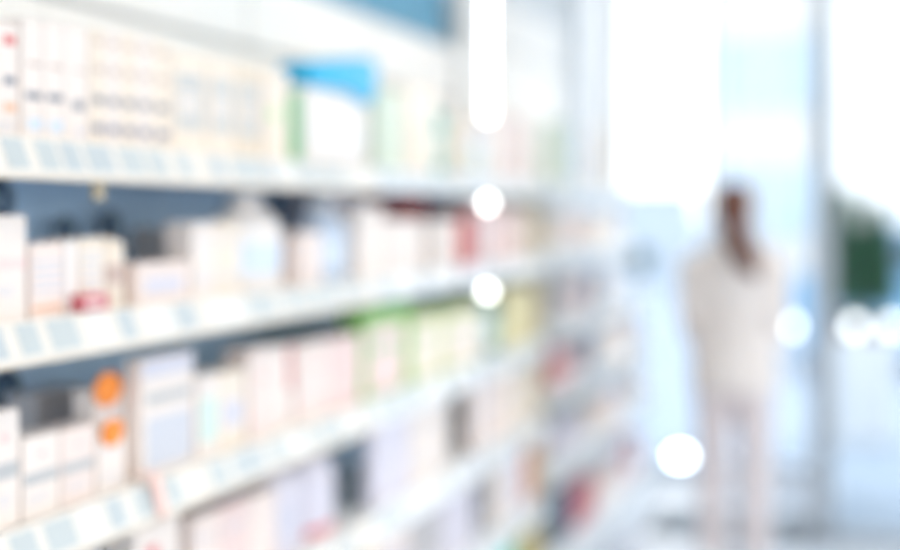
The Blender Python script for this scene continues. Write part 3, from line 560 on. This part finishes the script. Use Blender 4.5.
for k, yy in enumerate((-.9, .8, 2.5, 4.2, 5.5)):  # last row added, out of view, to brighten the far end
    for xx in (-.35, 1.1):
        t = thing('ceiling_light', ('recessed ceiling light panel above the aisle, row %s' if xx < 0 else 'recessed ceiling light panel away from the shelves, row %s') % ORDW[k], 'lamp', (xx, yy, 2.995), 0, 'ceiling light panels')
        f = bmesh.new()
        for a in ((-.17, -.15, -.62, .62), (.15, .17, -.62, .62), (-.15, .15, -.62, -.60), (-.15, .15, .60, .62)): bx(f, a[0], a[1], a[2], a[3], -.02, .004)
        obj('frame', f, steel_white, t)
        obj('diffuser', box(-.15, .15, -.6, .6, -.012, .0), glow('lamp_panel', (1, .95, .87), 4.5), t)

# ------------------------------------------------------------------ person
SK = mat('skin', (.86, .68, .58), .5, .04, 20)
COAT = mat('white_coat', (.91, .87, .85), .75, .03, 14, bump=.08)
TROUS = mat('pale_trousers', (.88, .83, .83), .75, .03, 14, bump=.08)
HAIR = mat('auburn_hair', (.37, .17, .07), .45, .25, 35, bump=.3)
P = thing('person', 'person from behind in white coat and pale trousers with auburn ponytail', 'person', (-.616, 5.40, 0), R(2))
bm = bmesh.new()
loft(bm, [ell(0, 0, z, rx, ry, 28) for z, rx, ry in ((.76, .11, .09), (.82, .155, .11), (.90, .165, .118), (1.0, .14, .10), (1.06, .125, .092), (1.16, .138, .10), (1.26, .152, .105), (1.33, .16, .095), (1.375, .13, .075), (1.405, .075, .058), (1.44, .052, .052), (1.50, .05, .052), (1.55, .045, .05))])
loft(bm, [ell(0, cy, z, rx, ry, 24) for z, rx, ry, cy in ((1.462, .030, .03, .055), (1.475, .045, .05, .035), (1.50, .056, .07, .018), (1.54, .066, .086, .008), (1.585, .071, .092, .002), (1.62, .068, .088, -.002), (1.645, .054, .07, -.004), (1.66, .028, .036, -.005))])
tube(bm, [(0, .088, 1.572), (0, .104, 1.55), (0, .112, 1.535), (0, .092, 1.527)], [.008, .011, .014, .010], 10)          # nose
sphere(bm, (0, .088, 1.505), .022, .012, .008)                                                                       # mouth
for s in (-1, 1):
    sphere(bm, (s * .030, .083, 1.565), .014, .010, .009); sphere(bm, (s * .073, -.002, 1.555), .010, .02, .031)        # eyes, ears
    tube(bm, [(s * .12, 0, 1.345), (s * .168, -.002, 1.33), (s * .172, -.012, 1.23), (s * .168, -.028, 1.10), (s * .162, .04, 1.02), (s * .150, .13, .975), (s * .13, .165, .968)], [.05, .052, .046, .040, .038, .029, .025], 16)
    # palm, four unequal bent fingers and a thumb, closed in front of the belly
    tube(bm, [(s * .13, .16, .968), (s * .105, .19, .965), (s * .075, .205, .960)], [.024, .033, .030], 14)
    for k, (dz, ln) in enumerate(((.027, .066), (.009, .074), (-.009, .069), (-.026, .054))):
        z0 = .961 + dz
        tube(bm, [(s * .085, .203, z0), (s * (.078 - ln * .45), .212, z0 - .003), (s * (.078 - ln * .75), .204, z0 - .006), (s * (.078 - ln * .9), .186, z0 - .008)], [.0095, .009, .0085, .007], 10)
    tube(bm, [(s * .115, .183, .985), (s * .098, .188, 1.008), (s * .078, .196, 1.018), (s * .06, .204, 1.02)], [.013, .0115, .010, .008], 10)
    tube(bm, [(s * .078, 0, .84), (s * .083, .004, .66), (s * .082, .010, .47), (s * .084, -.004, .34), (s * .083, -.012, .20), (s * .083, -.016, .07)], [.082, .073, .054, .053, .042, .036], 18)
    loft(bm, [[Vector((s * .083 + p.x, y, p.z + zc)) for p in [Vector((rx * math.cos(2 * PI * i / 16), 0, rz * math.sin(2 * PI * i / 16))) for i in range(16)]] for y, rx, rz, zc in ((-.06, .026, .03, .045), (-.02, .034, .045, .055), (.05, .038, .034, .042), (.12, .04, .024, .032), (.165, .028, .014, .024))])
body = remesh(obj('body', bm, SK, P), .0055, 3)
# coat with sleeves
bm = bmesh.new()
loft(bm, [ell(0, cy, z, rx, ry, 32) for z, rx, ry, cy in ((.785, .188, .142, 0), (.80, .19, .144, 0), (.90, .186, .140, 0), (1.0, .170, .126, 0), (1.07, .160, .118, 0), (1.17, .168, .124, 0), (1.27, .178, .126, 0), (1.335, .182, .116, 0), (1.375, .150, .096, 0), (1.41, .098, .078, 0), (1.435, .076, .070, 0), (1.452, .068, .066, 0))])
for s in (-1, 1):
    tube(bm, [(s * .12, 0, 1.335), (s * .170, -.002, 1.325), (s * .178, -.012, 1.22), (s * .176, -.028, 1.10), (s * .170, .035, 1.02), (s * .158, .122, .978)], [.06, .068, .062, .057, .054, .044], 18)
coat = remesh(obj('coat', bm, COAT, P), .011, 5)
cl = bmesh.new()
loft(cl, [ell(0, -.004, z, rx, ry, 32) for z, rx, ry in ((1.425, .088, .082), (1.44, .084, .080), (1.475, .068, .070), (1.47, .063, .065), (1.44, .06, .06))])
obj('collar', cl, COAT, coat, True)
be = bmesh.new(); bx(be, -.09, .09, -.132, -.122, 1.045, 1.085, .004)
obj('half_belt', be, COAT, coat, True)
# trousers
bm = bmesh.new()
loft(bm, [ell(0, 0, z, rx, ry, 28) for z, rx, ry in ((.765, .13, .105), (.80, .160, .118), (.88, .170, .124), (.95, .155, .112))])
for s in (-1, 1):
    tube(bm, [(s * .080, 0, .85), (s * .084, .004, .72), (s * .088, .006, .60), (s * .089, .008, .47), (s * .090, -.002, .34), (s * .089, -.008, .20), (s * .088, -.010, .075)], [.090, .084, .074, .064, .060, .057, .056], 20)
remesh(obj('trousers', bm, TROUS, P), .010, 4)
# hair with ponytail
bm = bmesh.new()
loft(bm, [ell(0, cy, z, rx, ry, 28) for z, rx, ry, cy in ((1.47, .034, .03, -.055), (1.50, .060, .055, -.042), (1.54, .077, .078, -.028), (1.58, .081, .088, -.018), (1.62, .078, .094, -.012), (1.65, .065, .080, -.010), (1.672, .036, .045, -.010))])
tube(bm, [(0, -.09, 1.615), (.0, -.118, 1.63), (.002, -.135, 1.61), (.006, -.142, 1.56), (.018, -.150, 1.49), (.038, -.156, 1.42), (.060, -.158, 1.37), (.082, -.156, 1.325), (.105, -.150, 1.285)], [.034, .044, .052, .056, .057, .055, .052, .044, .018], 16)
hair = remesh(obj('hair', bm, HAIR, P), .007, 3)
obj('hair_tie', tube(bmesh.new(), [(0, -.100, 1.622), (0, -.112, 1.627)], [.036, .036], 18), mat('dark_tie', (.2, .15, .15), .6), hair, True)
for s in (-1, 1):
    b = bmesh.new()
    loft(b, [[Vector((s * .083 + rx * math.cos(2 * PI * i / 18), y, zc + rz * math.sin(2 * PI * i / 18))) for i in range(18)] for y, rx, rz, zc in ((-.075, .026, .034, .052), (-.04, .040, .044, .058), (.03, .043, .042, .055), (.10, .047, .031, .045), (.155, .044, .024, .038), (.185, .026, .014, .032))])
    so = obj('shoe', b, mat('white_shoe', (.92, .91, .91), .5), P, True)
    obj('sole', loft(bmesh.new(), [[Vector((s * .083 + p.x * sc, .055 + p.y, z)) for p in ell(0, 0, 0, .049, .145, 24, 2.6)] for z, sc in ((.0, 1), (.016, 1.02))]), rubber, so)

# ------------------------------------------------------------------ floor mat
mt = thing('door_mat', 'grey floor mat with dark border inside the shop door', 'mat', (-.60, 6.25, 0))
f = bmesh.new()
for a in ((-.5, .25, .22, .25), (-.5, .25, -.25, -.22), (-.5, -.47, -.22, .22), (.22, .25, -.22, .22)): bx(f, *a, .001, .012, .002)
obj('border', f, rubber, mt)
obj('carpet', box(-.47, .22, -.22, .22, .001, .010), mat('mat_grey', (.62, .66, .70), .9, .12, 90), mt)

# ------------------------------------------------------------------ beyond the glass
def conifer(x, y, z, tips, lab, seed):
    t = thing('conifer', lab, 'plant', (x, y, z))
    rnd = random.Random(seed); b = bmesh.new()
    for tx, h, r in tips:
        for i in range(2600):
            f = rnd.random(); rr = r * (1 - f) ** .6 * math.sqrt(rnd.uniform(.2, 1))
            a = rnd.uniform(0, 2 * PI); c = Vector((tx + rr * math.cos(a), rr * math.sin(a), .12 + f * (h - .16)))
            d = Vector((math.cos(a), math.sin(a), rnd.uniform(.2, 1.1))).normalized(); u = d.cross(Vector((rnd.uniform(-1, 1), rnd.uniform(-1, 1), 1))).normalized()
            L, w = rnd.uniform(.05, .075), .016
            b.faces.new([b.verts.new(c + v) for v in (-u * w * .4, d * L * .5 - u * w, d * L, d * L * .5 + u * w)])
    obj('foliage', b, mat('conifer_green', (.24, .47, .29), .6, .25, 12), t)
    for tx, h, r in tips: obj('trunk', tube(bmesh.new(), [(tx * .4, 0, 0), (tx * .9, 0, h * .25), (tx, 0, h * .8)], [.018, .014, .005], 8), mat('bark', (.33, .25, .2), .9, .2, 30), t)
sp = thing('potted_plant', 'small dark green potted plant on top of the low shelving bay', 'plant', (-1.325, 7.08, 1.201))
obj('pot', lathe(bmesh.new(), [(.04, 0), (.055, .07), (.058, .075), (.05, .075), (.048, .06)], 24), mat('teal_pot', (.20, .42, .48), .4), sp, True)
b = bmesh.new(); rnd = random.Random(5)
for i in range(160):
    a = rnd.uniform(0, 2 * PI); e = rnd.uniform(.25, 1.4); d = Vector((math.cos(a) * math.cos(e), math.sin(a) * math.cos(e), math.sin(e))); u = d.cross(Vector((0, 0, 1))).normalized()
    L = rnd.uniform(.05, .11); c = Vector((0, 0, .062))
    b.faces.new([b.verts.new(c + v) for v in (d * .01, d * L * .6 - u * .012, d * L - Vector((0, 0, .012)), d * L * .6 + u * .012)])
obj('foliage', b, mat('plant_green', (.14, .36, .28), .5, .2, 20), sp)
pl = thing('planter', 'pale planter box holding a dark conifer beyond the glass', 'planter', (-.165, 9.05, -.02))
obj('box', box(-.24, .24, -.14, .14, 0, .74, bev=.01), mat('pale_concrete', (.86, .87, .88), .7, .04, 8), pl)
obj('rim', (lambda b: (bx(b, -.26, .26, -.16, -.13, .735, .80, .006), bx(b, -.26, .26, .13, .16, .735, .80, .006), bx(b, -.26, -.23, -.13, .13, .735, .80, .006), bx(b, .23, .26, -.13, .13, .735, .80, .006), b)[-1])(bmesh.new()), mat('brown_rim', (.42, .33, .27), .7, .08, 20), pl)
obj('soil', box(-.228, .228, -.128, .128, .741, .77), mat('soil', (.22, .17, .14), .95, .3, 40), pl)
conifer(-.165, 9.05, .766, [(-.115, .96, .115), (.09, .87, .125)], 'dark green two-tipped conifer in the pale planter beyond the glass', 1)
for x, y, lab in ((-.60, 8.48, 'short lit bollard beyond the glass door'), (-.205, 8.617, 'short lit bollard in front of the planter, nearer the door post'), (.029, 8.70, 'short lit bollard in front of the planter end, nearer the blue car')):
    t = thing('bollard_light', lab, 'lamp', (x, y, -.02), 0, 'lit bollards on the pavement')
    obj('post', tube(bmesh.new(), [(0, 0, 0), (0, 0, .78)], .025, 16), steel_cool, t, True)
    obj('lens', tube(bmesh.new(), [(0, 0, .7805), (0, 0, .855)], .036, 18), glow('lamp_bollard', (1, .98, .93), 4), t, True)
    obj('cap', lathe(bmesh.new(), [(.042, .8555), (.042, .87), (.02, .882)], 18), steel_cool, t, True)
# low wall far across the street
gw = thing('garden_wall', 'long pale low wall far across the street beside the grey building', 'wall', (-4.1, 28.5, -.02))
obj('masonry', box(-8, 0, 0, .3, 0, 2.05), mat('pale_masonry', (.70, .74, .78), .8, .03, 1), gw)
obj('coping', box(-8.05, .04, -.05, .35, 2.05, 2.15, bev=.01), mat('pale_masonry', (.70, .74, .78), .8, .03, 1), gw)
# parked car
car = thing('car', 'blue parked car beyond the shop glass', 'car', (1.05, 13.4, -.02))
prof = [(-2.1, .30), (-2.12, .62), (-2.05, .90), (-1.75, .98), (-1.35, 1.40), (-1.05, 1.47), (.25, 1.47), (.65, 1.38), (1.15, .98), (1.85, .86), (2.1, .70), (2.12, .35), (1.9, .24), (-1.9, .24)]
b = bmesh.new()
loft(b, [[Vector((x * (1 if abs(w) < .8 else .985), w, z if z < 1 or abs(w) < .7 else z - .03)) for x, z in prof] for w in (-.86, -.70, .70, .86)])
bmesh.ops.bevel(b, geom=[e for e in b.edges], offset=.02, segments=2, affect='EDGES')
obj('body', b, mat('car_blue', (.50, .68, .82), .2, .02, 5), car, True)
cg = mat('car_glass', (.35, .42, .48), .05, .02, 5)
for pts in ([(-1.62, 1.0), (-1.28, 1.36), (-.55, 1.39), (-.55, 1.0)], [(-.48, 1.0), (-.48, 1.39), (.22, 1.39), (.62, 1.30), (.98, 1.0)]):
    for sy in (-1, 1):
        g = bmesh.new(); A = [g.verts.new((x, sy * .855, z)) for x, z in pts]; B2 = [g.verts.new((x, sy * .868, z)) for x, z in pts]
        g.faces.new(A); g.faces.new(B2[::-1])
        for i in range(len(A)): g.faces.new((A[i], A[(i + 1) % len(A)], B2[(i + 1) % len(A)], B2[i]))
        obj('side_window', g, cg, car)
for x in (-1.35, 1.3):
    for sy in (-1, 1):
        w = bmesh.new(); tube(w, [(x, sy * .70, .32), (x, sy * .72, .32), (x, sy * .87, .32), (x, sy * .885, .32)], [.29, .32, .32, .29], 28)
        wh = obj('wheel', w, rubber, car, True)
        obj('hub', tube(bmesh.new(), [(x, sy * .886, .32), (x, sy * .897, .32)], [.20, .18], 20), chrome, wh, True)
# building across the street
bw = mat('sky_blue_glass', (.70, .79, .86), .15, .03, 1)
bh = mat('white_frame', (.75, .77, .79), .6, .01, 2)
def building(lab, x0, x1, col, cols, rowz):
    bd = thing('building', lab, 'building', (x0, 30, -.02))
    W = x1 - x0
    obj('wall', box(0, W, 0, 2, 0, 12), col, bd)
    obj('cornice', box(0, W, -.25, 0, 11.6, 12.0), col, bd)
    for zz in rowz:
        for xx in cols:
            f = bmesh.new(); bx(f, xx - .08, xx + .88, -.08, .0, zz - .1, zz); bx(f, xx - .08, xx, -.08, 0, zz, zz + 1.7); bx(f, xx + .8, xx + .88, -.08, 0, zz, zz + 1.7); bx(f, xx - .08, xx + .88, -.08, 0, zz + 1.7, zz + 1.8)
            wf = obj('window', f, bh, bd)
            obj('pane', box(xx, xx + .8, -.04, -.01, zz, zz + 1.7), bw, wf)
building('grey stone building with blue windows seen through the glass door', -4.0, -1.45, mat('grey_stone', (.84, .83, .82), .8, .02, .6), (.25, 1.45), (1.0, 4.0, 7.0))
building('narrow grey stone building beyond the far end of the shelves', -8.6, -6.8, bpy.data.materials['grey_stone'], (.6,), (1.0, 4.0, 7.0))
building('bright white building beyond the blue car', -1.44, 7.5, mat('white_render', (.96, .96, .955), .8, .01, .6), (4.6, 6.4), (1.0, 4.0, 7.0))

# ------------------------------------------------------------------ light, camera
sc = bpy.context.scene
w = bpy.data.worlds.new('sky'); sc.world = w; w.use_nodes = True
nt = w.node_tree; bg = nt.nodes['Background']
tc = nt.nodes.new('ShaderNodeTexCoord'); sx = nt.nodes.new('ShaderNodeSeparateXYZ'); rp = nt.nodes.new('ShaderNodeValToRGB')
nt.links.new(tc.outputs['Generated'], sx.inputs[0]); nt.links.new(sx.outputs['Z'], rp.inputs['Fac'])
rp.color_ramp.elements[0].color = (1, .955, .895, 1); rp.color_ramp.elements[1].color = (.86, .92, 1, 1)
nt.links.new(rp.outputs['Color'], bg.inputs['Color']); bg.inputs['Strength'].default_value = 2.6

cam = bpy.data.cameras.new('camera'); co = bpy.data.objects.new('camera', cam); C.objects.link(co)
co.location = (0, 0, 1.54); co.rotation_euler = (PI / 2, 0, math.atan(438 / 1250))
cam.sensor_width = 36; cam.lens = 50; cam.shift_y = -62 / 900; cam.clip_start = .05; cam.clip_end = 1500
cam.dof.use_dof = True; cam.dof.focus_distance = 1.48; cam.dof.aperture_fstop = .84
sc.camera = co
sc.view_settings.view_transform = 'Standard'; sc.view_settings.look = 'None'
sc.view_settings.exposure = 0.17; sc.view_settings.gamma = 1; sc.view_settings.use_curve_mapping = False
sc.cycles.use_denoising = True
